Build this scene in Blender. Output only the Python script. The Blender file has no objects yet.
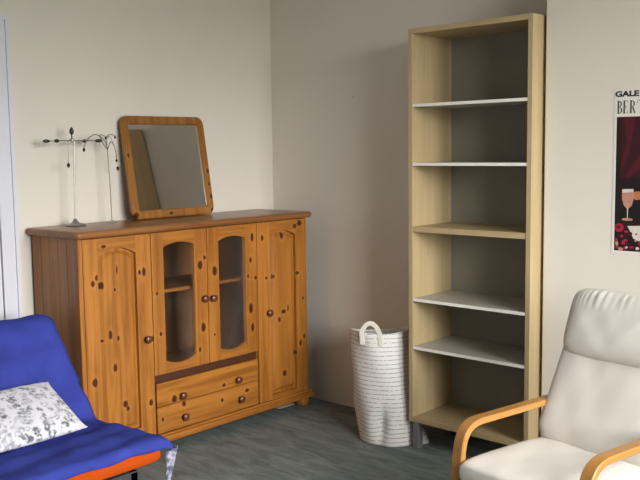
import bpy, bmesh, math, random
from mathutils import Vector, Matrix

C = bpy.context.scene.collection
S = bpy.context.scene
PI = math.pi

# ------------------------------------------------------------------ camera
F = Vector((-0.6771, 0.7284, -0.10445)); R = Vector((0.7338, 0.6792, -0.0148))
F.normalize(); R = (R - F * R.dot(F)).normalized(); U = R.cross(F)
cam = bpy.data.cameras.new('camera'); co = bpy.data.objects.new('camera', cam); C.objects.link(co)
co.matrix_world = Matrix(((R.x, U.x, -F.x, 3.7906), (R.y, U.y, -F.y, -0.4691), (R.z, U.z, -F.z, 1.4805), (0, 0, 0, 1)))
cam.sensor_width = 36; cam.lens = 883.995 / 640 * 36
cam.shift_x = (320 - 302.69) / 640; cam.shift_y = (242.36 - 240) / 640
cam.clip_start = 0.02
S.camera = co

# ------------------------------------------------------------------ world / light / exposure
S.view_settings.view_transform = 'Standard'; S.view_settings.look = 'None'
S.view_settings.gamma = 1; S.view_settings.use_curve_mapping = False
S.view_settings.exposure = 0.0
SKY = 32.5
w = bpy.data.worlds.new('overcast_sky'); S.world = w; w.use_nodes = True
nt = w.node_tree; nt.nodes.clear()
out = nt.nodes.new('ShaderNodeOutputWorld'); bg = nt.nodes.new('ShaderNodeBackground')
tc = nt.nodes.new('ShaderNodeTexCoord'); sp = nt.nodes.new('ShaderNodeSeparateXYZ'); rp = nt.nodes.new('ShaderNodeValToRGB')
mr = nt.nodes.new('ShaderNodeMapRange'); mr.inputs['From Min'].default_value = -1; mr.inputs['From Max'].default_value = 1
nt.links.new(tc.outputs['Generated'], sp.inputs[0]); nt.links.new(sp.outputs['Z'], mr.inputs['Value'])
nt.links.new(mr.outputs[0], rp.inputs[0]); nt.links.new(rp.outputs[0], bg.inputs['Color']); nt.links.new(bg.outputs[0], out.inputs[0])
e = rp.color_ramp.elements
e[0].position = 0.47; e[0].color = (.16, .155, .14, 1)
e[1].position = 0.56; e[1].color = (.99, .98, .955, 1)
bg.inputs['Strength'].default_value = SKY
WY0, WY1, WZ0, WZ1, XR, YN, YB, HC = 0.42, 2.48, 0.80, 2.47, 4.70, -1.70, 3.352, 2.62
pl = bpy.data.lights.new('daylight_portal', 'AREA'); pl.shape = 'RECTANGLE'; pl.size = WZ1 - WZ0; pl.size_y = WY1 - WY0
pl.cycles.is_portal = True
po = bpy.data.objects.new('daylight_portal', pl); C.objects.link(po)
po.location = (XR + .16, (WY0 + WY1) / 2, (WZ0 + WZ1) / 2); po.rotation_euler = (0, PI / 2, 0)

# ------------------------------------------------------------------ helpers
def lin(c):
    c = c / 255
    return c / 12.92 if c <= .04045 else ((c + .055) / 1.055) ** 2.4
def rgb(r, g, b): return (lin(r), lin(g), lin(b), 1)

class NB:
    def __init__(s, name):
        s.m = bpy.data.materials.new(name); s.m.use_nodes = True; s.t = s.m.node_tree
        s.b = s.t.nodes['Principled BSDF']
    def n(s, typ, **kw):
        x = s.t.nodes.new(typ)
        for k, v in kw.items(): setattr(x, k, v)
        return x
    def l(s, a, b): s.t.links.new(a, b)
    def setv(s, node, **kw):
        for k, v in kw.items(): node.inputs[k.replace('_', ' ')].default_value = v
        return node
    def coords(s, scale=(1, 1, 1)):
        tc = s.n('ShaderNodeTexCoord'); mp = s.n('ShaderNodeMapping'); mp.inputs['Scale'].default_value = scale
        s.l(tc.outputs['Object'], mp.inputs[0]); return mp.outputs[0]
    def noise(s, vec, scale=5, detail=3, dist=0, rough=.5):
        x = s.n('ShaderNodeTexNoise'); s.setv(x, Scale=scale, Detail=detail, Distortion=dist, Roughness=rough)
        s.l(vec, x.inputs['Vector']); return x.outputs['Fac']
    def ramp(s, fac, stops):
        x = s.n('ShaderNodeValToRGB'); e = x.color_ramp.elements
        while len(e) < len(stops): e.new(.5)
        for k, (p, c) in enumerate(stops): e[k].position = p; e[k].color = c
        s.l(fac, x.inputs[0]); return x.outputs[0]
    def mix(s, fac, a, b, mode='MIX'):
        x = s.n('ShaderNodeMix', data_type='RGBA', blend_type=mode)
        for v, i in ((fac, 0), (a, 6), (b, 7)):
            if hasattr(v, 'links') or hasattr(v, 'is_linked'): s.l(v, x.inputs[i])
            else: x.inputs[i].default_value = v
        return x.outputs[2]
    def math(s, op, a, b=None, c=None):
        x = s.n('ShaderNodeMath', operation=op)
        for i, v in enumerate((a, b, c)):
            if v is None: continue
            if hasattr(v, 'is_linked'): s.l(v, x.inputs[i])
            else: x.inputs[i].default_value = v
        return x.outputs[0]
    def bump(s, h, strength=.2, dist=.01):
        x = s.n('ShaderNodeBump'); x.inputs['Strength'].default_value = strength; x.inputs['Distance'].default_value = dist
        s.l(h, x.inputs['Height']); s.l(x.outputs[0], s.b.inputs['Normal'])
    def base(s, col, rough=.5, spec=.5, metal=0):
        if hasattr(col, 'is_linked'): s.l(col, s.b.inputs['Base Color'])
        else: s.b.inputs['Base Color'].default_value = col
        s.b.inputs['Roughness'].default_value = rough; s.b.inputs['Metallic'].default_value = metal
        s.b.inputs['Specular IOR Level'].default_value = spec
        return s.m

def mat_plain(name, c1, c2=None, scale=30, rough=.6, spec=.4, metal=0, bump=0):
    k = NB(name); c2 = c2 or tuple(v * .9 for v in c1[:3]) + (1,)
    f = k.noise(k.coords(), scale, 4)
    if bump: k.bump(f, bump, .004)
    return k.base(k.ramp(f, [(.3, c2), (.7, c1)]), rough, spec, metal)

def mat_wall(name, c):
    k = NB(name); v = k.coords()
    f = k.noise(v, 2.2, 4); g = k.noise(v, 260, 2)
    c2 = tuple(x * .955 for x in c[:3]) + (1,)
    k.bump(g, .08, .002)
    return k.base(k.ramp(f, [(.3, c2), (.7, c)]), .75, .25)

def mat_pine(name, axis, light, mid, dark, knots=None, rnd=0.0, rough=.48, vor=0):
    """grain runs along `axis`; knots = [(y, z, ry, rz)] in the thing's own coordinates, on its +x face"""
    k = NB(name)
    tc = k.n('ShaderNodeTexCoord'); obj = tc.outputs['Object']
    sc = [34, 34, 34]; sc[axis] = 1.6
    kn = None; halo = None
    if knots:
        for (y, z, ry, rz) in knots:
            s1 = k.n('ShaderNodeVectorMath', operation='SUBTRACT'); k.l(obj, s1.inputs[0]); s1.inputs[1].default_value = (0, y, z)
            s2 = k.n('ShaderNodeVectorMath', operation='MULTIPLY'); k.l(s1.outputs[0], s2.inputs[0]); s2.inputs[1].default_value = (0, 1 / (ry * 1.18), 1 / (rz * 1.12))
            s3 = k.n('ShaderNodeVectorMath', operation='LENGTH'); k.l(s2.outputs[0], s3.inputs[0])
            d = s3.outputs['Value']
            kn = d if kn is None else k.math('MINIMUM', kn, d)
    mp = k.n('ShaderNodeMapping'); mp.inputs['Scale'].default_value = sc; mp.inputs['Location'].default_value = (rnd, rnd * 1.7, rnd * 2.3)
    k.l(obj, mp.inputs[0])
    f = k.noise(mp.outputs[0], 1.0, 5, .6, .6)
    sc2 = [11, 11, 11]; sc2[axis] = .25
    mp2 = k.n('ShaderNodeMapping'); mp2.inputs['Scale'].default_value = sc2; mp2.inputs['Location'].default_value = (rnd * 3 + 5, rnd, 2)
    k.l(obj, mp2.inputs[0])
    g = k.noise(mp2.outputs[0], 1.0, 1, 0)
    col = k.ramp(f, [(.38, mid), (.57, light)])
    # plank-to-plank tone
    col = k.mix(k.math('MULTIPLY', g, .85), col, tuple(x * .62 for x in mid[:3]) + (1,))
    if vor:
        sv = [vor] * 3; sv[axis] = vor * .55
        mp3 = k.n('ShaderNodeMapping'); mp3.inputs['Scale'].default_value = sv; mp3.inputs['Location'].default_value = (rnd + .3, rnd + .1, .2)
        k.l(obj, mp3.inputs[0])
        vo = k.n('ShaderNodeTexVoronoi'); vo.inputs['Scale'].default_value = 1; k.l(mp3.outputs[0], vo.inputs['Vector'])
        dv = k.math('MULTIPLY', vo.outputs['Distance'], 9.0)
        kn = dv if kn is None else k.math('MINIMUM', kn, dv)
    if kn is not None:
        wob = k.math('MULTIPLY_ADD', f, 1.1, k.math('SUBTRACT', kn, .55))
        m1 = k.n('ShaderNodeMapRange'); m1.interpolation_type = 'SMOOTHSTEP'
        k.l(wob, m1.inputs['Value']); k.setv(m1, From_Min=.7, From_Max=1.25, To_Min=1, To_Max=0)
        m2 = k.n('ShaderNodeMapRange'); m2.interpolation_type = 'SMOOTHSTEP'
        k.l(wob, m2.inputs['Value']); k.setv(m2, From_Min=1.0, From_Max=2.8, To_Min=.16, To_Max=0)
        col = k.mix(m2.outputs[0], col, tuple(min(1, x * 1.35) for x in light[:3]) + (1,))
        col = k.mix(m1.outputs[0], col, dark)
    k.bump(f, .05, .002)
    return k.base(col, rough, .4)

def empty(name, loc=(0, 0, 0), rz=0.0):
    o = bpy.data.objects.new(name, None); C.objects.link(o); o.location = loc; o.rotation_euler = (0, 0, rz)
    o.empty_display_size = .1; return o
def tag(o, label, cat, group=None):
    o['label'] = label; o['category'] = cat
    if group: o['group'] = group
    return o
def obj(name, bm, mat, parent=None, smooth=False, label=None):
    me = bpy.data.meshes.new(name); bmesh.ops.recalc_face_normals(bm, faces=bm.faces); bm.to_mesh(me); bm.free()
    mats = mat if isinstance(mat, (list, tuple)) else [mat]
    for m in mats: me.materials.append(m)
    if smooth:
        for p_ in me.polygons: p_.use_smooth = True
        if smooth != 'all':
            try: me.set_sharp_from_angle(angle=math.radians(40))
            except Exception: pass
    o = bpy.data.objects.new(name, me); C.objects.link(o)
    if parent: o.parent = parent
    if label: o['label'] = label
    return o
def struct(name, bm, mat, parent=None, **k):
    o = obj(name, bm, mat, parent, **k); o['kind'] = 'structure'; return o
def copy_tree(o, parent=None):
    c = o.copy(); C.objects.link(c)
    if parent: c.parent = parent
    for ch in list(o.children): copy_tree(ch, c)
    return c

def box(bm, x0, x1, y0, y1, z0, z1, bev=0, seg=2, mi=0):
    t = bmesh.new()
    bmesh.ops.create_cube(t, size=1)
    for v in t.verts:
        v.co = Vector((x0 + (v.co.x + .5) * (x1 - x0), y0 + (v.co.y + .5) * (y1 - y0), z0 + (v.co.z + .5) * (z1 - z0)))
    if bev: bmesh.ops.bevel(t, geom=list(t.edges), offset=bev, segments=seg, profile=.5, affect='EDGES')
    for f in t.faces: f.material_index = mi
    merge(bm, t); return bm
def merge(bm, t):
    me = bpy.data.meshes.new('tmp'); t.to_mesh(me); t.free(); bm.from_mesh(me); bpy.data.meshes.remove(me)
def BX(*a, **k): return box(bmesh.new(), *a, **k)

def tube(bm, pts, r, n=8, cap=True):
    pts = [Vector(p_) for p_ in pts]; rs = r if isinstance(r, (list, tuple)) else [r] * len(pts)
    rings = []; up = Vector((0, 0, 1))
    prev = None
    for i, p_ in enumerate(pts):
        d = (pts[min(i + 1, len(pts) - 1)] - pts[max(i - 1, 0)]).normalized()
        if prev is None:
            a = d.cross(up)
            if a.length < 1e-3: a = d.cross(Vector((1, 0, 0)))
        else: a = prev - d * prev.dot(d)
        a.normalize(); prev = a; b = d.cross(a)
        rings.append([bm.verts.new(p_ + (a * math.cos(2 * PI * k / n) + b * math.sin(2 * PI * k / n)) * rs[i]) for k in range(n)])
    for i in range(len(rings) - 1):
        for k in range(n):
            bm.faces.new((rings[i][k], rings[i][(k + 1) % n], rings[i + 1][(k + 1) % n], rings[i + 1][k]))
    if cap: bm.faces.new(rings[0][::-1]); bm.faces.new(rings[-1])
    return bm
def lathe(bm, prof, o=(0, 0, 0), n=20, axis='z'):
    o = Vector(o); rings = []
    for (r, h) in prof:
        if r < 1e-6:
            v = Vector((0, 0, h)) if axis == 'z' else Vector((h, 0, 0)); rings.append([bm.verts.new(o + v)])
        else:
            ring = []
            for k in range(n):
                a = 2 * PI * k / n
                v = Vector((r * math.cos(a), r * math.sin(a), h)) if axis == 'z' else Vector((h, r * math.cos(a), r * math.sin(a)))
                ring.append(bm.verts.new(o + v))
            rings.append(ring)
    for a, b in zip(rings, rings[1:]):
        if len(a) == 1 and len(b) == 1: continue
        for k in range(n):
            k2 = (k + 1) % n
            if len(a) == 1: bm.faces.new((a[0], b[k], b[k2]))
            elif len(b) == 1: bm.faces.new((a[k], a[k2], b[0]))
            else: bm.faces.new((a[k], a[k2], b[k2], b[k]))
    for rr in (rings[0], rings[-1]):
        if len(rr) > 1: bm.faces.new(rr)
    return bm
def prism_x(bm, outer, inners, x0, x1):
    """polygon in (y,z) with holes, extruded along x"""
    t = bmesh.new(); loops = []
    for lp in [outer] + list(inners):
        vs = [t.verts.new((x0, y, z)) for y, z in lp]
        for a, b in zip(vs, vs[1:] + vs[:1]): t.edges.new((a, b))
        loops.append(vs)
    bmesh.ops.triangle_fill(t, edges=list(t.edges), use_beauty=True, use_dissolve=False)
    caps = list(t.faces); mp = {}
    for lp in loops:
        for v in lp: mp[v] = t.verts.new((x1, v.co.y, v.co.z))
    for f in caps: t.faces.new([mp[v] for v in f.verts][::-1])
    for lp in loops:
        for a, b in zip(lp, lp[1:] + lp[:1]): t.faces.new((a, b, mp[b], mp[a]))
    merge(bm, t); return bm
def arch(y0, y1, z0, z1, top=.02, bot=0.0, n=12):
    """rectangle whose top (and bottom) side is an arc: loop in (y,z)"""
    pts = []
    for i in range(n + 1):
        t = i / n; pts.append((y0 + (y1 - y0) * t, z0 + bot * (2 * t - 1) ** 2 if bot else z0))
    if not bot: pts = [(y0, z0), (y1, z0)]
    for i in range(n + 1):
        t = 1 - i / n; pts.append((y0 + (y1 - y0) * t, z1 - top * (2 * t - 1) ** 2))
    return pts
def cushion(prof, width, thick, p=5.0, q=5.0, nu=28, nv=28, wob=0.0, seed=0, fn=None, rc=0.0):
    """soft slab: centre line prof [(v, z)], across width along x; returns bmesh in local (x=across, y=v, z)"""
    bm = bmesh.new()
    P = [Vector((0, a, b)) for a, b in prof]
    L = [0]
    for a, b in zip(P, P[1:]): L.append(L[-1] + (b - a).length)
    def at(t):
        d = t * L[-1]
        for i in range(len(P) - 1):
            if d <= L[i + 1] + 1e-9:
                k = (d - L[i]) / max(1e-9, L[i + 1] - L[i]); return P[i].lerp(P[i + 1], k)
        return P[-1]
    def sm(i, n):  # denser near the rims
        t = i / n; return .5 - .5 * math.cos(PI * t)
    rnd = random.Random(seed); ph = [rnd.uniform(0, 6) for _ in range(6)]
    top = {}; bot = {}
    for i in range(nu + 1):
        t = sm(i, nu); c = at(t); tan = (at(min(1, t + .02)) - at(max(0, t - .02))).normalized()
        nor = Vector((1, 0, 0)).cross(tan)
        if nor.z < 0 or (abs(nor.z) < .02 and nor.y < 0): nor = -nor
        for j in range(nv + 1):
            s = sm(j, nv) * 2 - 1; a = abs(2 * t - 1)
            h = max(0, 1 - a ** p) ** (1 / p) * max(0, 1 - abs(s) ** q) ** (1 / q)
            w_ = 1 + wob * (math.sin(7 * s + ph[0] + 3 * t) * math.sin(6 * t + ph[1] + s) + .5 * math.sin(13 * s + ph[2]) * math.sin(11 * t + ph[3]))
            off = nor * (thick / 2 * h * w_)
            base = (at(.5 + (t - .5) * (1 - rc * abs(s) ** 7)) if rc else c) + Vector((s * width / 2 * (1 - rc * a ** 7), 0, 0))
            e_ = fn(s, t) if fn else Vector()
            on = i in (0, nu) or j in (0, nv)
            vt = bm.verts.new(base + off + e_); top[i, j] = vt
            bot[i, j] = vt if on else bm.verts.new(base - off + e_ * .3)
    for i in range(nu):
        for j in range(nv):
            bm.faces.new((top[i, j], top[i, j + 1], top[i + 1, j + 1], top[i + 1, j]))
            f = (bot[i, j], bot[i + 1, j], bot[i + 1, j + 1], bot[i, j + 1])
            if len(set(f)) >= 3 and any(v not in top.values() for v in ()) or len({id(v) for v in f} - {id(top[i, j]), id(top[i, j + 1]), id(top[i + 1, j + 1]), id(top[i + 1, j])}) > 0:
                try: bm.faces.new(f)
                except ValueError: pass
    return bm
def band(path, x0, x1, th, bev=.004):
    """flat bentwood strip following path [(y, z)] between x0 and x1"""
    bm = bmesh.new(); rings = []; n = len(path); P = [Vector((a, b)) for a, b in path]
    for i in range(n):
        d = (P[min(i + 1, n - 1)] - P[max(i - 1, 0)]).normalized(); nn = Vector((-d.y, d.x)) * th / 2
        a, b = P[i] + nn, P[i] - nn
        def mk(x, q): return bm.verts.new((x, q.x, q.y))
        i1 = nn * (1 - bev / (th / 2))
        rings.append([mk(x0 + bev, a), mk(x1 - bev, a), mk(x1, P[i] + i1), mk(x1, P[i] - i1), mk(x1 - bev, b), mk(x0 + bev, b), mk(x0, P[i] - i1), mk(x0, P[i] + i1)])
    m = len(rings[0])
    for a, b in zip(rings, rings[1:]):
        for k in range(m): bm.faces.new((a[k], a[(k + 1) % m], b[(k + 1) % m], b[k]))
    bm.faces.new(rings[0]); bm.faces.new(rings[-1][::-1]); return bm
def fillet(pts, r, n=8):
    out = [pts[0]]
    for i in range(1, len(pts) - 1):
        p0, p1, p2 = Vector(pts[i - 1]), Vector(pts[i]), Vector(pts[i + 1])
        a, b = (p0 - p1), (p2 - p1); rr = min(r if not isinstance(r, (list, tuple)) else r[i - 1], a.length * .49, b.length * .49)
        a.normalize(); b.normalize(); s, e_ = p1 + a * rr, p1 + b * rr
        for k in range(n + 1):
            t = k / n; out.append(tuple((1 - t) ** 2 * s + 2 * t * (1 - t) * p1 + t * t * e_))
    out.append(pts[-1]); return out

# ------------------------------------------------------------------ materials
M = {}
M['wall'] = mat_wall('wall_paint', (.76, .724, .648, 1))
M['ceil'] = mat_wall('ceiling_paint', (.80, .79, .76, 1))
k = NB('grey_green_carpet'); v = k.coords((1, 1, 1))
mp = k.n('ShaderNodeMapping'); mp.inputs['Rotation'].default_value = (0, 0, .9); mp.inputs['Scale'].default_value = (1.2, 4.5, 1); k.l(v, mp.inputs[0])
f1 = k.noise(mp.outputs[0], 3.6, 6, .8, .68); f2 = k.noise(v, 420, 2)
c_ = k.ramp(f1, [(.32, (.105, .135, .132, 1)), (.7, (.30, .34, .33, 1))])
c_ = k.mix(.25, c_, k.ramp(f2, [(.3, (.05, .06, .058, 1)), (.7, (.2, .21, .2, 1))]))
k.bump(f2, .35, .004); M['floor'] = k.base(c_, .9, .15)
M['white_paint'] = mat_plain('white_gloss_paint', (.70, .71, .77, 1), (.67, .68, .74, 1), 3, .35, .5)
k = NB('window_glass'); tr = k.n('ShaderNodeBsdfTransparent'); gl = k.n('ShaderNodeBsdfGlossy'); gl.inputs['Roughness'].default_value = .16
fr = k.n('ShaderNodeFresnel'); fr.inputs['IOR'].default_value = 1.45; mx = k.n('ShaderNodeMixShader')
k.l(fr.outputs[0], mx.inputs[0]); k.l(tr.outputs[0], mx.inputs[1]); k.l(gl.outputs[0], mx.inputs[2])
k.l(mx.outputs[0], k.t.nodes['Material Output'].inputs[0]); M['glass'] = k.m

PL, PM, PD = (.56, .222, .036, 1), (.33, .113, .014, 1), (.065, .014, .004, 1)
knots = [(.071, .891, .010, .013), (.093, .916, .011, .013), (.117, .876, .013, .017), (.060, .436, .012, .017), (.177, .483, .009, .017),
         (.157, .642, .008, .018), (.200, .620, .006, .011), (.225, .300, .011, .016), (.240, .275, .008, .010), (.33, .915, .008, .012), (.355, .915, .009, .02), (.205, .94, .004, .02),
         (.135, 1.055, .012, .007), (.395, .585, .008, .014), (.372, .275, .010, .016), (.115, .62, .006, .007), (.19, .85, .005, .007),
         (.705, .91, .013, .020), (.735, .945, .008, .010), (.716, .59, .013, .020), (.800, .87, .013, .022), (.79, .54, .006, .008),
         (1.035, .815, .007, .010), (1.055, .90, .008, .016), (1.07, 1.02, .010, .022), (1.05, .64, .011, .026), (1.06, .535, .009, .020), (1.09, .80, .010, .008),
         (1.145, 1.01, .009, .016), (1.30, 1.01, .013, .018), (1.44, 1.07, .016, .014), (1.40, 1.055, .012, .012), (1.225, .79, .014, .010), (1.42, .79, .012, .010), (1.17, .79, .008, .008),
         (1.305, .585, .016, .012), (1.27, .545, .010, .014), (1.34, .60, .006, .02), (1.435, .385, .010, .018), (1.395, .335, .010, .012), (1.305, .235, .014, .016), (1.47, .42, .01, .014), (1.46, .64, .007, .01),
         (.515, .262, .014, .016), (.575, .222, .013, .013), (.845, .262, .010, .010), (1.01, .20, .014, .010), (.83, .185, .009, .011), (.44, .175, .007, .009),
         (.428, .80, .006, .008), (.445, .60, .007, .01), (.69, .48, .007, .012)]
M['pine_v'] = mat_pine('pine_upright_grain', 2, PL, PM, PD, knots)
M['pine_h'] = mat_pine('pine_sideways_grain', 1, PL, PM, PD, knots, rnd=3.1)
M['pine_top'] = mat_pine('pine_worktop', 1, (.40, .175, .055, 1), (.26, .10, .030, 1), PD, None, 1.3, .3, vor=2.6)
M['pine_side_shaded'] = mat_pine('pine_end_painted_shade', 2, (.44, .185, .048, 1), (.31, .118, .028, 1), PD, None, 2.2, .4, vor=6.0)  # same pine as the front, with the end's shade put into the colour
M['pine_frame'] = mat_pine('pine_mirror_frame', 2, (.42, .19, .045, 1), (.27, .105, .022, 1), PD, [(.533, .235, .008, .011), (.530, .165, .006, .008), (.535, .095, .009, .012), (.245, .020, .010, .008), (.532, .020, .012, .010), (.020, .022, .014, .014), (.018, .33, .006, .012)], 4.2, .35)
M['pine_gap_shade'] = mat_plain('pine_painted_gap_shade', (.07, .022, .006, 1), None, 12, .6)  # shade of the recess between doors and drawers, painted as near-black brown
M['pine_in_shaded'] = mat_plain('pine_inside_painted_shade', (.24, .11, .04, 1), (.18, .075, .025, 1), 9, .6)  # pine darkened in colour to carry the shade inside the cabinet
M['knob'] = mat_plain('stained_knob', (.17, .055, .016, 1), (.10, .03, .01, 1), 20, .3, .5)
k = NB('mirror_glass'); M['mirror'] = k.base((.86, .87, .87, 1), .015, .5, 1.0)
M['birch'] = mat_pine('birch_veneer', 2, (.57, .44, .245, 1), (.50, .38, .205, 1), (.4, .3, .15, 1), None, .7, .45)
M['birch_h'] = mat_pine('birch_veneer_sideways', 0, (.57, .44, .245, 1), (.50, .38, .205, 1), (.4, .3, .15, 1), None, 1.7, .45)
M['shelf_white'] = mat_plain('pale_shelf_board', (.50, .475, .42, 1), (.46, .435, .385, 1), 8, .4)
M['shelf_edge'] = mat_plain('white_shelf_edging', (.92, .90, .84, 1), (.88, .86, .80, 1), 8, .35)
M['backboard'] = mat_plain('grey_brown_backboard', (.27, .26, .225, 1), (.24, .23, .20, 1), 5, .7)
M['steel'] = mat_plain('grey_metal', (.34, .35, .36, 1), (.28, .29, .3, 1), 20, .45, .5, .7)
M['chrome'] = mat_plain('chrome', (.40, .39, .37, 1), (.30, .29, .28, 1), 60, .42, .5, .85)
M['silver'] = mat_plain('bright_silver_wire', (.58, .58, .56, 1), (.48, .48, .46, 1), 60, .35, .5, .75)
M['bead'] = mat_plain('dark_bead', (.045, .035, .028, 1), (.02, .016, .014, 1), 60, .25, .6)
M['bent'] = mat_pine('honey_bentwood', 1, (.47, .235, .065, 1), (.38, .175, .042, 1), (.3, .12, .03, 1), None, 5.1, .3)
def mat_cloth(name, c, amp=.08, sc=900, rough=.9, big=4, bump=.25):
    k = NB(name); v = k.coords(); f = k.noise(v, big, 3); g = k.noise(v, sc, 2)
    c2 = tuple(x * (1 - amp * 2) for x in c[:3]) + (1,)
    col = k.ramp(f, [(.3, c2), (.7, c)]); k.bump(g, bump, .002)
    return k.base(col, rough, .06)
M['cream'] = mat_cloth('white_chair_cotton', (.68, .65, .60, 1), .02)
M['throw'] = mat_cloth('blue_throw_cloth', (.048, .066, .36, 1), .16, 700, .85, 7, .4)
M['orange'] = mat_cloth('orange_seat_cloth', (.52, .075, .007, 1), .08)
M['strap'] = mat_cloth('white_strap', (.82, .79, .70, 1), .03)
# printed pillow: white with grey sprigs
k = NB('grey_sprig_print'); v = k.coords()
vo = k.n('ShaderNodeTexVoronoi'); vo.inputs['Scale'].default_value = 34; 
wn = k.n('ShaderNodeTexNoise'); wn.inputs['Scale'].default_value = 40; k.l(v, wn.inputs['Vector'])
vm = k.n('ShaderNodeVectorMath', operation='MULTIPLY_ADD'); k.l(wn.outputs['Color'], vm.inputs[0]); vm.inputs[1].default_value = (.03, .03, .03); k.l(v, vm.inputs[2])
k.l(vm.outputs[0], vo.inputs['Vector'])
f = k.noise(v, 75, 3); g = k.noise(v, 16, 2)
a_ = k.ramp(vo.outputs['Distance'], [(.42, (1, 1, 1, 1)), (.66, (0, 0, 0, 1))])
b_ = k.ramp(f, [(.38, (0, 0, 0, 1)), (.54, (1, 1, 1, 1))])
m_ = k.math('MULTIPLY', k.math('MULTIPLY', a_, b_), k.ramp(g, [(.3, (.25, .25, .25, 1)), (.6, (1, 1, 1, 1))]))
M['print'] = k.base(k.mix(m_, (.68, .68, .73, 1), (.13, .135, .16, 1)), .9, .15)
# basket: white woven with broken grey lines
k = NB('white_basket_weave'); tc = k.n('ShaderNodeTexCoord'); sx = k.n('ShaderNodeSeparateXYZ'); k.l(tc.outputs['Object'], sx.inputs[0])
at = k.math('ARCTAN2', sx.outputs['Y'], sx.outputs['X'])
wz = k.math('MULTIPLY', sx.outputs['Z'], 1 / .0215)
fr_ = k.math('FRACT', wz); fl = k.math('FLOOR', wz)
ln = k.math('LESS_THAN', fr_, .17)
cx = k.n('ShaderNodeCombineXYZ'); k.l(k.math('MULTIPLY', at, 5.0), cx.inputs[0]); k.l(k.math('MULTIPLY', fl, 7.3), cx.inputs[1])
ns = k.noise(cx.outputs[0], 2.2, 2)
dash = k.ramp(ns, [(.34, (0, 0, 0, 1)), (.50, (1, 1, 1, 1))])
m_ = k.math('MULTIPLY', ln, dash)
k.bump(k.noise(tc.outputs['Object'], 500, 2), .3, .002)
M['basket'] = k.base(k.mix(k.math('MULTIPLY', m_, .75), (.73, .715, .70, 1), (.17, .165, .17, 1)), .85, .2)
M['paper'] = mat_plain('white_paper', (.78, .76, .71, 1), (.76, .74, .69, 1), 5, .6)
def flat(name, c, r=.5): return mat_plain(name, c, tuple(x * .8 for x in c[:3]) + (1,), 45, r)

# ------------------------------------------------------------------ room shell
CX, CY = 1.9385, 3.07          # chimney breast: left corner, front plane
struct('floor', BX(-.15, XR + .15, YN - .15, YB + .15, -.12, 0), M['floor'])
struct('ceiling', BX(-.15, XR + .15, YN - .15, YB + .15, HC, HC + .12), M['ceil'])
struct('wall_left', BX(-.12, 0, YN - .12, YB + .12, 0, HC), M['wall'])
struct('wall_back', BX(0, CX, YB, YB + .12, 0, HC), M['wall'])
struct('wall_chimney', BX(CX, XR, CY, YB + .12, 0, HC, .006, 2), M['wall'])
struct('wall_near', BX(0, XR, YN - .12, YN, 0, HC), M['wall'])
wr = bmesh.new()
prism_x(wr, [(YN - .12, 0), (YB + .12, 0), (YB + .12, HC), (YN - .12, HC)], [[(WY0, WZ0), (WY1, WZ0), (WY1, WZ1), (WY0, WZ1)]], XR, XR + .15)
struct('wall_right', wr, M['wall'])
wf = bmesh.new(); fw = .06; ym = (WY0 + WY1) / 2
prism_x(wf, [(WY0, WZ0), (WY1, WZ0), (WY1, WZ1), (WY0, WZ1)],
        [[(WY0 + fw, WZ0 + fw), (ym - fw / 2, WZ0 + fw), (ym - fw / 2, WZ1 - fw), (WY0 + fw, WZ1 - fw)],
         [(ym + fw / 2, WZ0 + fw), (WY1 - fw, WZ0 + fw), (WY1 - fw, WZ1 - fw), (ym + fw / 2, WZ1 - fw)]], XR + .06, XR + .11)
win = struct('window_1', wf, M['white_paint'])
struct('pane', BX(XR + .083, XR + .087, WY0 + fw, ym - fw / 2, WZ0 + fw, WZ1 - fw), M['glass'], win)
struct('pane', BX(XR + .083, XR + .087, ym + fw / 2, WY1 - fw, WZ0 + fw, WZ1 - fw), M['glass'], win)
struct('window_sill', BX(XR - .12, XR + .055, WY0 - .08, WY1 + .08, WZ0 - .03, WZ0, .006), M['white_paint'], win)
# white door and casing in the left wall
DY1 = 1.635; DY0 = DY1 - .98; DZ = 2.105
dr = bmesh.new(); prism_x(dr, [(DY0, 0), (DY1, 0), (DY1, DZ), (DY0, DZ)], [[(DY0 + .085, .005), (DY1 - .085, .005), (DY1 - .085, DZ - .085), (DY0 + .085, DZ - .085)]], 0, .028)
box(dr, .028, .036, DY1 - .02, DY1, 0, DZ); box(dr, .028, .036, DY0, DY0 + .02, 0, DZ); box(dr, .028, .036, DY0 + .02, DY1 - .02, DZ - .02, DZ)
struct('trim_1', dr, M['white_paint'])
dl = bmesh.new(); a0, a1 = DY0 + .089, DY1 - .089
ym2 = (a0 + a1) / 2
prism_x(dl, [(a0, .008), (a1, .008), (a1, DZ - .09), (a0, DZ - .09)],
        [[(a0 + .1, .2), (ym2 - .05, .2), (ym2 - .05, .85), (a0 + .1, .85)], [(ym2 + .05, .2), (a1 - .1, .2), (a1 - .1, .85), (ym2 + .05, .85)],
         [(a0 + .1, 1.0), (ym2 - .05, 1.0), (ym2 - .05, 1.9), (a0 + .1, 1.9)], [(ym2 + .05, 1.0), (a1 - .1, 1.0), (a1 - .1, 1.9), (ym2 + .05, 1.9)]], .001, .018)
box(dl, .001, .008, a0 + .09, a1 - .09, .19, 1.91)
door = struct('door_1', dl, M['white_paint'])
hd = bmesh.new(); lathe(hd, [(.024, 0), (.024, .006), (.009, .01), (.009, .035), (.026, .045), (.028, .055), (.02, .066), (0, .068)], (.018, a0 + .05, 1.02), 16, 'x')
struct('door_handle', hd, M['chrome'], door, smooth=True)

# ------------------------------------------------------------------ pine cabinet
CAB = empty('pine_cabinet', (0, 1.707, 0))
tag(CAB, 'wide knotty pine cabinet with two glass doors and two drawers against the left wall', 'cabinet')
W_, DX, X0 = 1.4956, .4056, .022
XF = DX - .020            # carcass front plane; doors sit on it
zt, zb = 1.099, .0565
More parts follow.
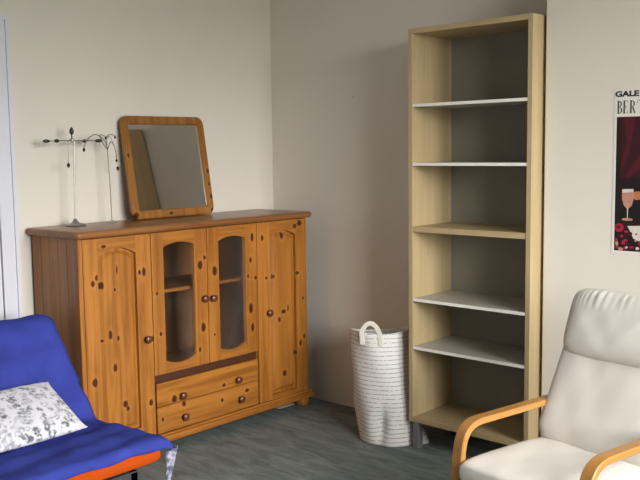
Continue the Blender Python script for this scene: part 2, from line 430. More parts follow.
# carcass
bm = bmesh.new(); npl = 5
for i in range(npl):
    xa = X0 + (XF - X0) * i / npl; xb = X0 + (XF - X0) * (i + 1) / npl
    box(bm, xa + .0003, xb - .0003, 0, .02, .075, zt, .0016, 1)
obj('end_panel', bm, M['pine_side_shaded'], CAB, label='pine end panel of upright boards, side shade in its colour')
obj('end_panel', BX(X0, XF, W_ - .02, W_, .075, zt), M['pine_side_shaded'], CAB)
obj('back_panel', BX(X0, X0 + .008, .02, W_ - .02, .09, zt), M['pine_in_shaded'], CAB)
for a in (.390, 1.097): obj('partition', BX(X0 + .008, XF, a, a + .018, .095, zt), M['pine_in_shaded'], CAB)
obj('bottom_board', BX(X0, XF, .02, W_ - .02, .075, .095), M['pine_in_shaded'], CAB)
obj('inner_floor', BX(X0 + .008, XF - .002, .408, 1.097, .362, .392), M['pine_in_shaded'], CAB)
ish = obj('inner_shelf', BX(X0 + .008, XF - .03, .408, 1.097, .789, .805), M['pine_in_shaded'], CAB)
obj('edging', BX(XF - .03, XF - .027, .408, 1.097, .789, .805), M['pine_h'], ish)
obj('face_rail', BX(XF - .018, XF + .004, .408, 1.097, .357, .397), M['pine_gap_shade'], CAB, label='recessed rail between glass doors and drawers, gap shade in its colour')
obj('face_stile', BX(XF, DX - .004, 0, .022, .10, zt), M['pine_v'], CAB)
obj('face_stile', BX(XF, DX - .004, W_ - .022, W_, .10, zt), M['pine_v'], CAB)
# worktop with a rounded edge
bm = BX(.004, DX + .036, -.025, W_ + .016, zt, zt + .034, .0155, 4)
obj('worktop', bm, M['pine_top'], CAB, smooth=True)
# plinth moulding
bm = BX(.03, DX + .012, -.012, W_ + .042, zb, .088, .006, 2); box(bm, .03, DX + .004, -.004, W_ + .022, .088, .101, .005, 2)
obj('plinth', bm, M['pine_h'], CAB)
for fx in (.09, DX - .050):
    for fy in (.07, W_ + .002):
        bm = bmesh.new(); lathe(bm, [(.018, 0), (.036, .006), (.042, .022), (.040, .038), (.028, .050), (.030, zb + .001)], (fx, fy, 0), 20)
        obj('bun_foot', bm, M['pine_h'], CAB, smooth=True)
def knob(par, y, z, x=DX + .001):
    bm = bmesh.new(); lathe(bm, [(.011, -.001), (.009, .006), (.012, .011), (.0185, .017), (.019, .023), (.013, .029), (0, .031)], (x, y, z), 16, 'x')
    obj('knob', bm, M['knob'], par, smooth=True)
def frame(bm, y0, y1, z0, z1, o0, o1, ob, ot, ta, ba):
    box(bm, XF + .001, DX, y0, o0, z0, z1, .0016, 2); box(bm, XF + .001, DX, o1, y1, z0, z1, .0016, 2)
    n = 14; top = [(o0, z1), (o0, ot - ta)] + [(o0 + (o1 - o0) * i / n, ot - ta * (2 * i / n - 1) ** 2) for i in range(1, n)] + [(o1, ot - ta), (o1, z1)]
    t = bmesh.new(); prism_x(t, top[::-1], [], XF + .001, DX - .0008)
    bot = [(o0, z0), (o1, z0), (o1, ob + ba)] + [(o1 + (o0 - o1) * i / n, ob + ba * (2 * i / n - 1) ** 2) for i in range(1, n)] + [(o0, ob + ba)]
    prism_x(t, bot, [], XF + .001, DX - .0008)
    for f in t.faces: f.material_index = 1
    merge(bm, t)
def solid_door(y0, y1, kn, p0, p1, zbot=.165, ztop=1.043):
    z0, z1 = .104, 1.094
    bm = bmesh.new()
    frame(bm, y0, y1, z0, z1, p0, p1, zbot, ztop, .034, 0)
    d = obj('door', bm, [M['pine_v'], M['pine_h']], CAB)
    t = bmesh.new()
    # raised and fielded panel: back slab, sloped edge, flat field
    lo = arch(p0 + .001, p1 - .001, zbot + .001, ztop - .001, .034); li = arch(p0 + .027, p1 - .027, zbot + .034, ztop - .027, .031)
    lx = arch(p0 + .013, p1 - .013, zbot + .013, ztop - .013, .033)
    loops = [(lo, XF + .001), (lo, XF + .003), (lx, XF + .004), (li, XF + .0165)]
    rings = [[t.verts.new((x, y, z)) for y, z in lp] for lp, x in loops]
    for a, b in zip(rings, rings[1:]):
        for i in range(len(a)): t.faces.new((a[i], a[(i + 1) % len(a)], b[(i + 1) % len(a)], b[i]))
    t.faces.new(rings[0][::-1]); t.faces.new(rings[-1])
    obj('panel', t, M['pine_v'], d)
    knob(d, *kn)
solid_door(.023, .398, (.357, .590), .098, .312)
solid_door(1.1065, W_ - .023, (1.180, .597), 1.205, 1.405, .130, 1.040)
def glass_door(y0, y1, kn, o0, o1):
    bm = bmesh.new()
    frame(bm, y0, y1, .399, 1.094, o0, o1, .438, 1.040, .020, .024)
    d = obj('glass_door', bm, [M['pine_v'], M['pine_h']], CAB)
    obj('glass_pane', BX(XF + .004, XF + .007, o0 - .008, o1 + .008, .43, 1.048), M['glass'], d)
    knob(d, *kn)
glass_door(.4025, .7500, (.722, .738), .474, .668)
glass_door(.7545, 1.1025, (.777, .733), .830, 1.020)
for z0, z1, ks in ((.2395, .3555, ((.561, .270), (.938, .273))), (.105, .2365, ((.572, .160), (.955, .165)))):
    d = obj('drawer', BX(XF + .001, DX, .4095, 1.0955, z0, z1, .004, 2), M['pine_h'], CAB)
    for a in ks: knob(d, *a)

# ------------------------------------------------------------------ mirror leaning on the wall
WT = zt + .034
mw, mh = .550, .536
MIR = empty('table_mirror', (.100, 2.222, WT + .001))
tag(MIR, 'square mirror in a rounded pine frame leaning on the wall above the cabinet', 'mirror')
tilt = math.radians(-9.0); MIR.rotation_euler = (0, tilt, 0)
def rrect(y0, y1, z0, z1, r, n=7):
    pts = []
    for (cy, cz, a0_) in ((y1 - r, z0 + r, -PI / 2), (y1 - r, z1 - r, 0), (y0 + r, z1 - r, PI / 2), (y0 + r, z0 + r, PI)):
        for i in range(n + 1):
            a = a0_ + PI / 2 * i / n; pts.append((cy + r * math.cos(a), cz + r * math.sin(a)))
    return pts
t = bmesh.new()
spec = [(rrect(.004, mw - .004, .004, mh - .004, .04), 0), (rrect(0, mw, 0, mh, .044), .005), (rrect(0, mw, 0, mh, .044), .017), (rrect(.006, mw - .006, .006, mh - .006, .040), .024),
        (rrect(.040, mw - .040, .040, mh - .040, .012), .024), (rrect(.045, mw - .045, .045, mh - .045, .008), .018), (rrect(.045, mw - .045, .045, mh - .045, .008), .006)]
rings = [[t.verts.new((x, y, z)) for y, z in lp] for lp, x in spec]
for a, b in zip(rings, rings[1:] + rings[:1]):
    for i in range(len(a)): t.faces.new((a[i], a[(i + 1) % len(a)], b[(i + 1) % len(a)], b[i]))
obj('frame', t, M['pine_frame'], MIR, smooth=True)
obj('mirror_glass', BX(.008, .013, .041, mw - .041, .041, mh - .041), M['mirror'], MIR)

# ------------------------------------------------------------------ jewellery stands
J = empty('jewellery_stand', (.115, 1.886, WT))
tag(J, 'tall chrome jewellery stand with dark bead tipped arms at the cabinet left end', 'jewellery stand')
bm = bmesh.new(); lathe(bm, [(.050, 0), (.052, .004), (.046, .009), (.022, .013), (.012, .022), (.007, .034)], (0, 0, 0), 24)
obj('base', bm, M['chrome'], J, smooth=True)
bm = bmesh.new(); tube(bm, [(0, 0, .03), (0, .012, .41)], .0032, 8); lathe(bm, [(.004, .40), (.010, .405), (.010, .413), (.004, .418)], (0, 0, 0), 12)
obj('stem', bm, M['chrome'], J, smooth=True)
bm = bmesh.new(); lathe(bm, [(.003, .415), (.003, .432), (.009, .440), (.0115, .450), (.007, .463), (0, .472)], (0, 0, 0), 12)
obj('finial', bm, M['bead'], J, smooth=True, label='dark bead finial')
def bead(par, p_, s=.012):
    bm = bmesh.new(); lathe(bm, [(0, -1.5 * s), (.55 * s, -.9 * s), (s, 0), (.6 * s, .8 * s), (.2 * s, 1.3 * s), (0, 1.5 * s)], p_, 10)
    obj('bead', bm, M['bead'], par, smooth=True)
for (dx, dy) in ((-.01, -.125), (.050, -.110), (-.05, .100), (.04, .115)):
    bm = bmesh.new(); tube(bm, [(0, 0, .405), (dx * .5, dy * .5, .406), (dx, dy, .404)], .0026, 6)
    a_ = obj('arm', bm, M['chrome'], J, smooth=True)
    d_ = Vector((dx, dy, 0)).normalized()
    t = bmesh.new(); tube(t, [Vector((dx, dy, .404)) + d_ * q for q in (-.012, -.004, .008, .018, .024)], [.003, .008, .0095, .006, .002], 10)
    obj('bead', t, M['bead'], a_, smooth=True)
bm = bmesh.new(); tube(bm, [(.02, -.035, .403), (.02, -.037, .30)], .0012, 5)
ch = obj('hanging_chain', bm, M['chrome'], J); bead(ch, (.02, -.037, .290), .009)

J2 = empty('jewellery_stand', (.105, 2.103, WT))
tag(J2, 'thin silver wire jewellery stand with drooping curled arms right beside the mirror', 'jewellery stand')
bm = bmesh.new(); lathe(bm, [(.026, 0), (.027, .003), (.018, .007), (.006, .012)], (0, 0, 0), 20); obj('base', bm, M['silver'], J2, smooth=True)
bm = bmesh.new(); tube(bm, [(0, 0, .008), (0, -.004, .2), (0, -.012, .375)], .0026, 7); obj('stem', bm, M['silver'], J2, smooth=True)
def curl(pts, drop, m='chrome'):
    P = [Vector(q) for q in pts]; path = []
    for i in range(len(P) - 1):
        a, b, c, d = P[max(i - 1, 0)], P[i], P[i + 1], P[min(i + 2, len(P) - 1)]
        for k_ in range(6):
            t_ = k_ / 6; path.append(.5 * ((2 * b) + (c - a) * t_ + (2 * a - 5 * b + 4 * c - d) * t_ ** 2 + (3 * b - a - 3 * c + d) * t_ ** 3))
    path.append(P[-1]); bm = bmesh.new(); tube(bm, path, .0023, 6)
    o = obj('arm', bm, M[m], J2, smooth=True); bead(o, tuple(P[-1] - Vector((0, 0, .008))), drop)
curl([(0, -.012, .36), (.005, -.03, .405), (.01, -.085, .435), (.015, -.135, .41), (.018, -.158, .370)], .008)
curl([(0, -.012, .36), (-.005, -.016, .40), (-.004, .008, .425), (0, .035, .36), (0, .046, .275)], .009)
curl([(0, -.012, .37), (-.02, 0, .42), (-.02, .02, .436), (-.02, .05, .43)], .006)
curl([(0, -.012, .36), (.03, -.01, .40), (.05, .0, .36), (.05, .005, .315)], .007)
curl([(0, -.012, .36), (.0, -.04, .40), (.02, -.065, .433), (.03, -.04, .425)], .006)

# ------------------------------------------------------------------ tall bookcase
SH = empty('bookcase', (1.268, 2.9971, 0), -.0117)
tag(SH, 'tall narrow empty birch bookcase on grey metal feet beside the chimney breast', 'bookcase')
SW, SD, s0, s1 = .655, .340, .139, 2.039; th = .024
obj('side_panel', BX(0, th, 0, SD, s0, s1, .0012, 1), M['birch'], SH)
obj('side_panel', BX(SW - th, SW, 0, SD, s0, s1, .0012, 1), M['birch'], SH)
obj('top_board', BX(th, SW - th, 0, SD, s1 - th, s1), M['birch_h'], SH)
obj('bottom_board', BX(th, SW - th, 0, SD, s0, s0 + th), M['birch_h'], SH)
obj('back_board', BX(th, SW - th, SD - .012, SD - .006, s0 + th, s1 - th), M['backboard'], SH)
for z in (1.6875, 1.4095, .7545, .5170):
    bm = BX(th + .001, SW - th - .001, .004, SD - .013, z - .014, z)
    s_ = obj('shelf', bm, M['shelf_white'], SH, label='thin pale shelf with a white front edge')
    obj('edging', BX(th + .001, SW - th - .001, .0005, .004, z - .014, z), M['shelf_edge'], s_)
obj('shelf', BX(th + .001, SW - th - .001, .002, SD - .013, 1.078, 1.104), M['birch_h'], SH, label='thick fixed birch shelf')
for ax in (.012, SW - .05):
    for ay in (.015, SD - .055): obj('foot', BX(ax, ax + .036, ay, ay + .036, 0, s0, .003, 1), M['steel'], SH)

# ------------------------------------------------------------------ woven basket
BK = empty('laundry_basket', (1.085, 3.066, 0))
tag(BK, 'tall white woven laundry basket with grey dashed lines, left of the bookcase', 'basket')
bm = bmesh.new(); NA, NZ = 64, 40; HB = .555
def bpt(a, t, inner=0):
    z = HB * t
    r = .155 - inner
    c, s = math.cos(a), math.sin(a)
    ex = 1.0
    r *= 1 + .05 * math.sin(2 * a + 1) * t
    # slumped lower part: a waist kink on the left, a dent on the front right
    kink = math.exp(-((t - .17) / .07) ** 2) * max(0, -c) ** 2 * .022
    bul = -math.exp(-((t - .03) / .08) ** 2) * max(0, -c) ** 2 * .010
    a1_ = math.atan2(s, c)
    dd = (a1_ + 1.15 - .8 * (t - .2))
    dent = .055 * math.exp(-(dd / .17) ** 2) * math.exp(-((t - .17) / .13) ** 2)
    ridge = .012 * math.exp(-((dd + .45) / .25) ** 2) * math.exp(-((t - .17) / .13) ** 2)
    rr = r - kink * .2 + bul - dent + ridge + .003 * math.sin(5 * a + 9 * t)
    x = rr * c * 1.04 - .034 * t + .016 * (1 - t) ** 2 - (.014 * math.exp(-((t - .32) / .2) ** 2) if c < 0 else 0) * abs(c)
    y = rr * s
    if c > 0: x -= .026 * t * c
    zz = z + (.018 * math.sin(a + 2.2) + .010 * math.sin(2 * a)) * t ** 4
    if c > 0 and y > -.022: x += .05 * math.exp(-(t / .13) ** 2) * min(1, (y + .022) / .05) * c
    x = min(x, .178 if z > .118 or y < -.022 else .222)
    return Vector((x, y, max(.002, zz)))
def shell(inner):
    return [[bm.verts.new(bpt(2 * PI * i / NA, j / NZ, inner)) for i in range(NA)] for j in range(NZ + 1)]
Rg = shell(0); Ri = shell(.007)
for RR in (Rg, Ri):
    for a, b in zip(RR, RR[1:]):
        for i in range(NA): bm.faces.new((a[i], a[(i + 1) % NA], b[(i + 1) % NA], b[i]))
for i in range(NA): bm.faces.new((Rg[-1][i], Rg[-1][(i + 1) % NA], Ri[-1][(i + 1) % NA], Ri[-1][i]))
bm.faces.new(Rg[0]); bm.faces.new([v_ for v_ in Ri[0]])
for v_ in Ri[0]: v_.co.z = .008
obj('body', bm, M['basket'], BK, smooth='all')
def handle(a0_, a1_, h):
    A, B = bpt(a0_, .90), bpt(a1_, .90)
    A, B = Vector(A), Vector(B); bm = bmesh.new(); pts = []
    n = 16; A2, B2 = bpt(a0_, 1), bpt(a1_, 1)
    pts = [A, A2 + (A2 - A) * .02]
    for i in range(1, n):
        t_ = i / n; q = A2.lerp(B2, t_); q = q + Vector((0, 0, h * math.sin(PI * t_) ** .75)); pts.append(q)
    pts += [B2, B]
    out_ = Vector((math.cos((a0_ + a1_) / 2), math.sin((a0_ + a1_) / 2), 0)); wv = .011
    rings = []
    for i, q in enumerate(pts):
        d = (pts[min(i + 1, len(pts) - 1)] - pts[max(i - 1, 0)]).normalized(); nn = out_ - d * out_.dot(d); nn.normalize(); sd = d.cross(nn).normalized()
        q = q + out_ * .006
        rings.append([bm.verts.new(q + sd * wv * u + nn * .003 * v2) for u, v2 in ((-1, -1), (1, -1), (1, 1), (-1, 1))])
    for a, b in zip(rings, rings[1:]):
        for k_ in range(4): bm.faces.new((a[k_], a[(k_ + 1) % 4], b[(k_ + 1) % 4], b[k_]))
    bm.faces.new(rings[0]); bm.faces.new(rings[-1][::-1])
    obj('handle', bm, M['strap'], BK, smooth=True)
handle(-PI * .52, -PI * .29, .052)

# ------------------------------------------------------------------ poster on the chimney breast
P0x, P1x, Pz0, Pz1 = 2.249, 2.70, 1.036, 1.702; Py = CY - .0005
PO = empty('poster', (P0x, Py, Pz0))
tag(PO, 'dark red still life exhibition poster with black lettering on the chimney breast', 'poster')
def pbox(bm, x0, x1, z0, z1, lay, mi=0):  # printed area, lay = how far in front of the paper
    box(bm, x0 - P0x, x1 - P0x, -.0010 - lay, -.0010 - lay + .0002, z0 - Pz0, z1 - Pz0, mi=mi)
obj('paper', BX(0, P1x - P0x, -.001, 0, 0, Pz1 - Pz0), M['paper'], PO)
pm = [flat('poster_burgundy', (.040, .005, .009, 1)), flat('poster_black', (.012, .006, .008, 1)), flat('poster_red', (.085, .007, .014, 1)),
      flat('poster_pink', (.55, .27, .20, 1)), flat('poster_white', (.72, .68, .62, 1)), flat('poster_rose', (.42, .015, .05, 1)), flat('poster_orange', (.5, .19, .07, 1))]
ART0, ART1, AZ0, AZ1 = 2.2605, P1x - .012, 1.047, 1.593
bm = bmesh.new(); pbox(bm, ART0, ART1, AZ0, AZ1, .0002, 0)
def ppoly(pts, lay, mi):
    f = bm.faces.new([bm.verts.new((x - P0x, -.0010 - lay, z - Pz0)) for x, z in pts]); f.material_index = mi
def pdisc(cx_, cz_, rx, rz, lay, mi, n=16): ppoly([(cx_ + rx * math.cos(2 * PI * i / n), cz_ + rz * math.sin(2 * PI * i / n)) for i in range(n)], lay, mi)
ppoly([(ART0, AZ0), (2.285, AZ0), (2.282, 1.25), (2.276, AZ1), (ART0, AZ1)], .0004, 1)
ppoly([(2.29, 1.593), (2.34, 1.593), (2.315, 1.45), (2.280, 1.37), (2.285, 1.42), (2.305, 1.50)], .0004, 2)
ppoly([(2.37, 1.593), (2.46, 1.593), (2.40, 1.42), (2.32, 1.35), (2.30, 1.352), (2.36, 1.44)], .0004, 2)
ppoly([(2.52, 1.593), (2.68, 1.593), (2.66, 1.35), (2.56, 1.30), (2.60, 1.45)], .0004, 2)
ppoly([(2.28, 1.34), (2.688, 1.40), (2.688, 1.16), (2.28, 1.16)], .0003, 1)
ppoly([(ART0, AZ0), (ART1, AZ0), (ART1, 1.165), (2.33, 1.150), (ART0, 1.10)], .0005, 1)
ppoly([(2.315, 1.150), (2.69, 1.170), (2.688, 1.09), (2.40, 1.075), (2.34, 1.10)], .0006, 4)
# wine glass
ppoly([(2.289, 1.300), (2.337, 1.302), (2.338, 1.262), (2.331, 1.235), (2.318, 1.222), (2.309, 1.222), (2.297, 1.235), (2.289, 1.262)], .0008, 3)
ppoly([(2.291, 1.300), (2.335, 1.302), (2.335, 1.288), (2.291, 1.286)], .0009, 4)
ppoly([(2.3115, 1.224), (2.3155, 1.224), (2.3150, 1.180), (2.3120, 1.180)], .0008, 4)
pdisc(2.3135, 1.177, .023, .006, .0008, 3)
pdisc(2.352, 1.275, .020, .018, .0007, 6); pdisc(2.43, 1.22, .045, .042, .0007, 6); pdisc(2.50, 1.20, .04, .038, .0008, 2); pdisc(2.60, 1.23, .05, .06, .0007, 3)
pdisc(2.280, 1.142, .019, .018, .0009, 5); pdisc(2.277, 1.145, .008, .008, .0010, 2)
rr = random.Random(4)
for i in range(34):
    x_ = rr.uniform(2.266, 2.42); z_ = 1.052 + rr.random() ** 1.2 * .075
    pdisc(x_, z_, rr.uniform(.004, .011), rr.uniform(.004, .010), .0010 + i * .00002, rr.choice([5, 5, 2, 4, 3, 2]), 9)
obj('picture', bm, pm, PO)
# lettering
cv = bpy.data.curves.new('lettering', 'FONT'); cv.body = 'GALE'; cv.size = .034; cv.extrude = .0001; cv.offset = .0016
to = bpy.data.objects.new('lettering', cv); C.objects.link(to)
dg = bpy.context.evaluated_depsgraph_get(); me = bpy.data.meshes.new_from_object(to.evaluated_get(dg)); C.objects.unlink(to); bpy.data.objects.remove(to)
xs = [v_.co.x for v_ in me.vertices]; sx_ = .098 / (max(xs) - min(xs)); ys = [v_.co.y for v_ in me.vertices]; sy_ = .024 / (max(ys) - min(ys))
x0_, y0_ = min(xs), min(ys)
for v_ in me.vertices: v_.co = Vector((2.2515 - P0x + (v_.co.x - x0_) * sx_, -.0013 - v_.co.z, 1.673 - Pz0 + (v_.co.y - y0_) * sy_))
ink = flat('black_ink', (.02, .018, .018, 1)); me.materials.clear(); me.materials.append(ink)
lo_ = bpy.data.objects.new('lettering', me); C.objects.link(lo_); lo_.parent = PO
# tall thin serif capitals
bm = bmesh.new(); zA, zB = 1.606, 1.658; Hh = zB - zA
def st(x0, x1, z0, z1): pbox(bm, x0, x1, z0, z1, .0003)
def serif_I(x): st(x, x + .0066, zA, zB); st(x - .0028, x + .0095, zA, zA + .0018); st(x - .0028, x + .0085, zB - .0018, zB)
def bowl(x0, z0, z1, w_):
    n = 10; o_ = []; i_ = []
    cz = (z0 + z1) / 2; rz = (z1 - z0) / 2
    for q in range(n + 1):
        a = -PI / 2 + PI * q / n
        o_.append((x0 + w_ * math.cos(a), cz + rz * math.sin(a))); i_.append((x0 + (w_ - .0058) * math.cos(a), cz + (rz - .0018) * math.sin(a)))
    for q in range(n): ppoly([o_[q], o_[q + 1], i_[q + 1], i_[q]], .0003, 0)
xB = 2.2620; serif_I(xB); bowl(xB + .005, zA + Hh * .52, zB, .0135); bowl(xB + .005, zA, zA + Hh * .53, .0155)
xE = 2.2865; serif_I(xE); st(xE, xE + .018, zA, zA + .0018); st(xE, xE + .017, zB - .0018, zB); st(xE, xE + .012, zA + Hh * .5, zA + Hh * .5 + .0018)
st(xE + .0165, xE + .018, zA, zA + .010); st(xE + .0155, xE + .017, zB - .010, zB); st(xE + .0108, xE + .012, zA + Hh * .42, zA + Hh * .62)
xR = 2.3140; serif_I(xR); bowl(xR + .005, zA + Hh * .46, zB, .0145)
ppoly([(xR + .008, zA + Hh * .48), (xR + .0135, zA + Hh * .48), (xR + .0225, zA), (xR + .0165, zA)], .0003, 0)
xT = 2.3555; st(xT, xT + .0055, zA, zB); st(xT - .003, xT + .0085, zA, zA + .0018); st(xT - .0105, xT + .016, zB - .0018, zB); st(xT - .0115, xT - .0095, zB - .013, zB); st(xT + .0150, xT + .017, zB - .013, zB)
obj('lettering', bm, flat('grey_ink', (.045, .042, .042, 1)), PO)

# ------------------------------------------------------------------ blue chair: orange seat under a blue throw
LY1, LY0 = 1.575, .78
prof_b = [(.335, .735), (.655, .335)]     # back: top, foot (x, z) of the front face under the throw
BC = empty('low_easy_chair', (.75, (LY0 + LY1) / 2, 0))
tag(BC, 'low easy chair with orange seat showing under the blue throw at lower left', 'chair')
hw = (LY1 - LY0) / 2
R90 = Matrix.Rotation(PI / 2, 4, 'Z')
def cush_x(prof, width, thick, **k):      # cushion whose profile runs along world x
    bm = cushion([(-a, b) for a, b in prof], width, thick, **k); bm.transform(R90); return bm   # (across,v,z) -> x=-v, y=across
bm = cush_x([(.60 - .75, .300), (1.148 - .75, .330)], hw * 2 - .034, .068, p=9, q=7)
obj('seat', bm, M['orange'], BC, smooth='all')
bm = cush_x([(.285 - .75, .700), (.615 - .75, .290)], hw * 2 - .034, .075, p=7, q=9)
obj('backrest', bm, M['orange'], BC, smooth='all')
bm = bmesh.new()
for yy in (-hw + .06, hw - .10): box(bm, .56 - .75, 1.06 - .75, yy, yy + .04, .205, .255, .005)
box(bm, .56 - .75, .60 - .75, -hw + .06, hw - .06, .205, .255); box(bm, 1.02 - .75, 1.06 - .75, -hw + .06, hw - .06, .205, .255)
dk = mat_plain('dark_grey_metal', (.06, .06, .065, 1), None, 20, .4)
obj('seat_frame', bm, dk, BC)
for xx in (.575, 1.035):
    for yy in (-hw + .08, hw - .08):
        bm = bmesh.new(); tube(bm, [(xx - .75, yy, 0), (xx - .75, yy, .21)], .014, 10); obj('leg', bm, dk, BC, smooth=True)

# throw: cloth over back and seat, hanging over the front
def throw_mesh():
    bm = bmesh.new()
    pr = fillet([(.20, .60), (.256, .759), (.344, .759), (.672, .3665), (1.10, .388), (1.158, .386), (1.164, .357)], [.03, .03, .05, .05, .03, .05], 6)
    P = [Vector(q) for q in pr]; L = [0]
    for a, b in zip(P, P[1:]): L.append(L[-1] + (b - a).length)
    nL, nW = 90, 44; g_ = []
    rnd = random.Random(3)
    for i in range(nL + 1):
        d = L[-1] * i / nL; j = 0
        while j < len(P) - 2 and L[j + 1] < d: j += 1
        t_ = (d - L[j]) / max(1e-9, L[j + 1] - L[j]); c_ = P[j].lerp(P[j + 1], t_); tn = (P[j + 1] - P[j]).normalized(); nn = Vector((-tn.y, tn.x))
        u_ = i / nL; row = []
        for k_ in range(nW + 1):
            s_ = k_ / nW
            y_ = LY0 - .02 + (LY1 + .018 - LY0 + .02) * s_
            wv = .004 * math.sin(9 * s_ + 14 * u_) * math.sin(17 * u_ + 3 * s_) + .003 * math.sin(31 * s_ - 20 * u_) + .0025 * math.sin(60 * u_ + 8 * s_)
            q = c_ + nn * (wv + .004)
            x_, z_ = q.x, q.y
            # far edge rolls down over the side of the cushion
            e_ = max(0, (s_ - .975) / .025)
            z_ -= .022 * e_ ** 2 * (1 if u_ > .45 else .3)
            dr_ = max(0, (u_ - .68) / .32) ** 1.5; e2 = max(0, (s_ - .93) / .07); y_ += .030 * dr_ * e2; z_ -= .026 * dr_ * e2 ** 2
            if u_ > .94:
                f_ = (u_ - .94) / .06
                z_ += f_ * .002 * math.sin(26 * s_); x_ += f_ * .005 * math.sin(21 * s_ + 1)
            row.append(bm.verts.new((x_, y_, z_)))
        g_.append(row)
    for a, b in zip(g_, g_[1:]):
        for k_ in range(nW): bm.faces.new((a[k_], a[k_ + 1], b[k_ + 1], b[k_]))
    return bm
TH = obj('throw', throw_mesh(), M['throw'], None, smooth='all')
so = TH.modifiers.new('thick', 'SOLIDIFY'); so.thickness = .006; so.offset = 0
tag(TH, 'blue cloth throw draped over the low chair beside the pine cabinet', 'throw')
# corner of the throw hanging down, pale printed reverse side out
bm = bmesh.new(); NU, NV = 14, 16; g_ = []
for i in range(NV + 1):
    t_ = i / NV; row = []
    for j in range(NU + 1):
        u_ = j / NU
        a_ = -.62 + 2.1 * u_                       # wraps the corner from the front round to the far side
        rx = .046 * (1 - .7 * t_)
        x_ = 1.140 + .034 * math.cos(a_) * (1 - .35 * t_) + .006 * math.sin(11 * u_ + 4 * t_)
        y_ = LY1 + .012 + rx * math.sin(a_) + .006 * math.sin(9 * u_ + 2 * t_) - .012 * t_
        z_ = .342 - (.135 + .03 * math.sin(3 * u_)) * t_
        row.append(bm.verts.new((x_, y_, z_)))
    g_.append(row)
for a, b in zip(g_, g_[1:]):
    for j in range(NU): bm.faces.new((a[j], a[j + 1], b[j + 1], b[j]))
k = NB('pale_grey_reverse'); v = k.coords(); f = k.noise(v, 45, 3)
M['reverse'] = k.base(k.ramp(f, [(.4, (.12, .12, .19, 1)), (.58, (.44, .44, .52, 1))]), .9, .1)
hc = obj('hanging_corner', bm, M['reverse'], TH, smooth='all', label='pale grey printed reverse of the hanging corner')
s2 = hc.modifiers.new('thick', 'SOLIDIFY'); s2.thickness = .003

# pillow leaning on the back of the blue chair
def pil(s, t):
    cc = abs(s) ** 6 * abs(2 * t - 1) ** 6
    return Vector((s * .012 * abs(2 * t - 1) ** 4, 0, 0)) + Vector((0, 0, 0)) * cc
bm = cushion([(0, 0), (0, .31)], .50, .085, p=2.4, q=2.4, nu=26, nv=26, wob=.05, seed=5, fn=pil)
PI_ = obj('pillow', bm, M['print'], None, smooth='all')
tag(PI_, 'white pillow with small grey floral print leaning on the blue throw', 'pillow')

# ------------------------------------------------------------------ bentwood armchair
fw_ = Vector((-.18, -.984)).normalized(); rt_ = Vector((.984, -.18)).normalized()
org = rt_ * 2.043 + fw_ * (-2.40)
AC = empty('armchair', (org.x, org.y, 0), math.atan2(rt_.y, rt_.x))     # local x = towards its near arm, local -y = forward
tag(AC, 'white cushioned armchair with honey bentwood arms below the poster', 'armchair')
HA = .250; AW = .045
arm_path = fillet([(.66, .012), (-.075, .012), (-.010, .545)  , (.70, .548)], [.09, .085], 10)
for sx_ in (-1, 1):
    a_ = obj('arm_frame', band(arm_path, sx_ * HA - AW / 2, sx_ * HA + AW / 2, .023), M['bent'], AC, smooth=True)
    obj('rear_post', band([(.64, .026), (.67, .534)], sx_ * HA - AW / 2 + .004, sx_ * HA + AW / 2 - .004, .024), M['bent'], a_, smooth=True)
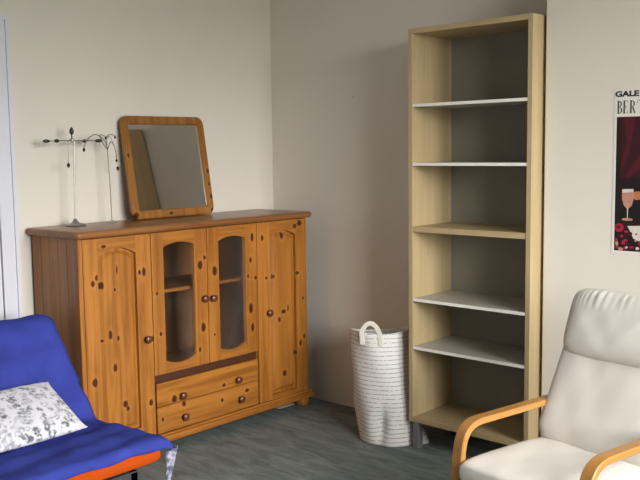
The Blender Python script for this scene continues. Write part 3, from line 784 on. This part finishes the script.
# seat and back frame under the cushions
for sx_ in (-1, 1):
    fp = fillet([(.01, .345), (.42, .300), (.690, .85)], [.12], 10)
    obj('side_rail', band(fp, sx_ * .185 - .02, sx_ * .185 + .02, .02), M['bent'], AC, smooth=True)
for (yy, zz) in ((.03, .337), (.40, .297)):
    obj('cross_bar', BX(-HA + AW / 2, HA - AW / 2, yy - .012, yy + .012, zz - .030, zz - .008, .003), M['bent'], AC)
for k_ in range(4):
    t_ = .15 + .25 * k_; obj('back_slat', BX(-.19, .19, (.535 + .150 * t_), (.545 + .150 * t_), .44 + .38 * t_, .475 + .38 * t_, .003), M['bent'], AC)
CW = .448
bm = cushion([(-.058, .396), (.10, .399), (.25, .396), (.43, .392)], CW + .004, .092, p=6, q=8, nu=30, nv=30, wob=.035, seed=2, rc=.02)
obj('seat_cushion', bm, M['cream'], AC, smooth='all')
bm = cushion([(.385, .415), (.455, .55), (.535, .73), (.585, .90)], CW, .095, p=7, q=7, nu=34, nv=30, wob=.03, seed=6, rc=.03, fn=lambda s, t: Vector((s * .020 * max(0, 1 - t * 1.25) ** .7 * min(1, t / .1), 0, 0)))
obj('back_cushion', bm, M['cream'], AC, smooth='all')
def gath(s, t):
    e_ = max(0, (t - .62) / .38)
    return Vector((0, -.0048 * math.sin(66 * s + 4 * math.sin(7 * s)) * e_ ** 1.3 * (1 - max(0, (t - .93) / .07)), 0))
bm = cushion([(.505, .715), (.550, .83), (.600, .955)], CW + .006, .120, p=3.2, q=4.0, nu=40, nv=70, wob=.02, seed=9, fn=gath, rc=.085)
obj('headrest_cushion', bm, M['cream'], AC, smooth='all')

# pillow placement
PI_.location = (.735, 1.225, .392)
# axes: across (local x) along -> world y, face towards +x, leaning back
lean = math.radians(64)
ax_ = Vector((0, 1, 0)); up_ = Vector((-math.sin(lean), 0, math.cos(lean))); nn_ = ax_.cross(up_)
PI_.matrix_world = Matrix(((ax_.x, -nn_.x, up_.x, .850), (ax_.y, -nn_.y, up_.y, 1.172), (ax_.z, -nn_.z, up_.z, .404), (0, 0, 0, 1)))

# ------------------------------------------------------------------ small things
PS = obj('pale_sheet', BX(.225, .312, 3.055, 3.20, .0005, .003), M['paper'])  # thin pale slab on the floor below the plinth
tag(PS, 'thin pale sheet on the floor under the right end of the pine cabinet', 'paper')
bm = bmesh.new(); lathe(bm, [(.007, 0), (.007, .003), (.003, .006), (0, .007)], (0, 0, 0), 10); bm.transform(Matrix.Rotation(PI / 2, 4, 'X'))
NS = obj('wall_screw', bm, M['white_paint'], None, smooth=True); NS.location = (.634, YB, 1.765)
tag(NS, 'small pale screw in the bare back wall left of the bookcase', 'screw')
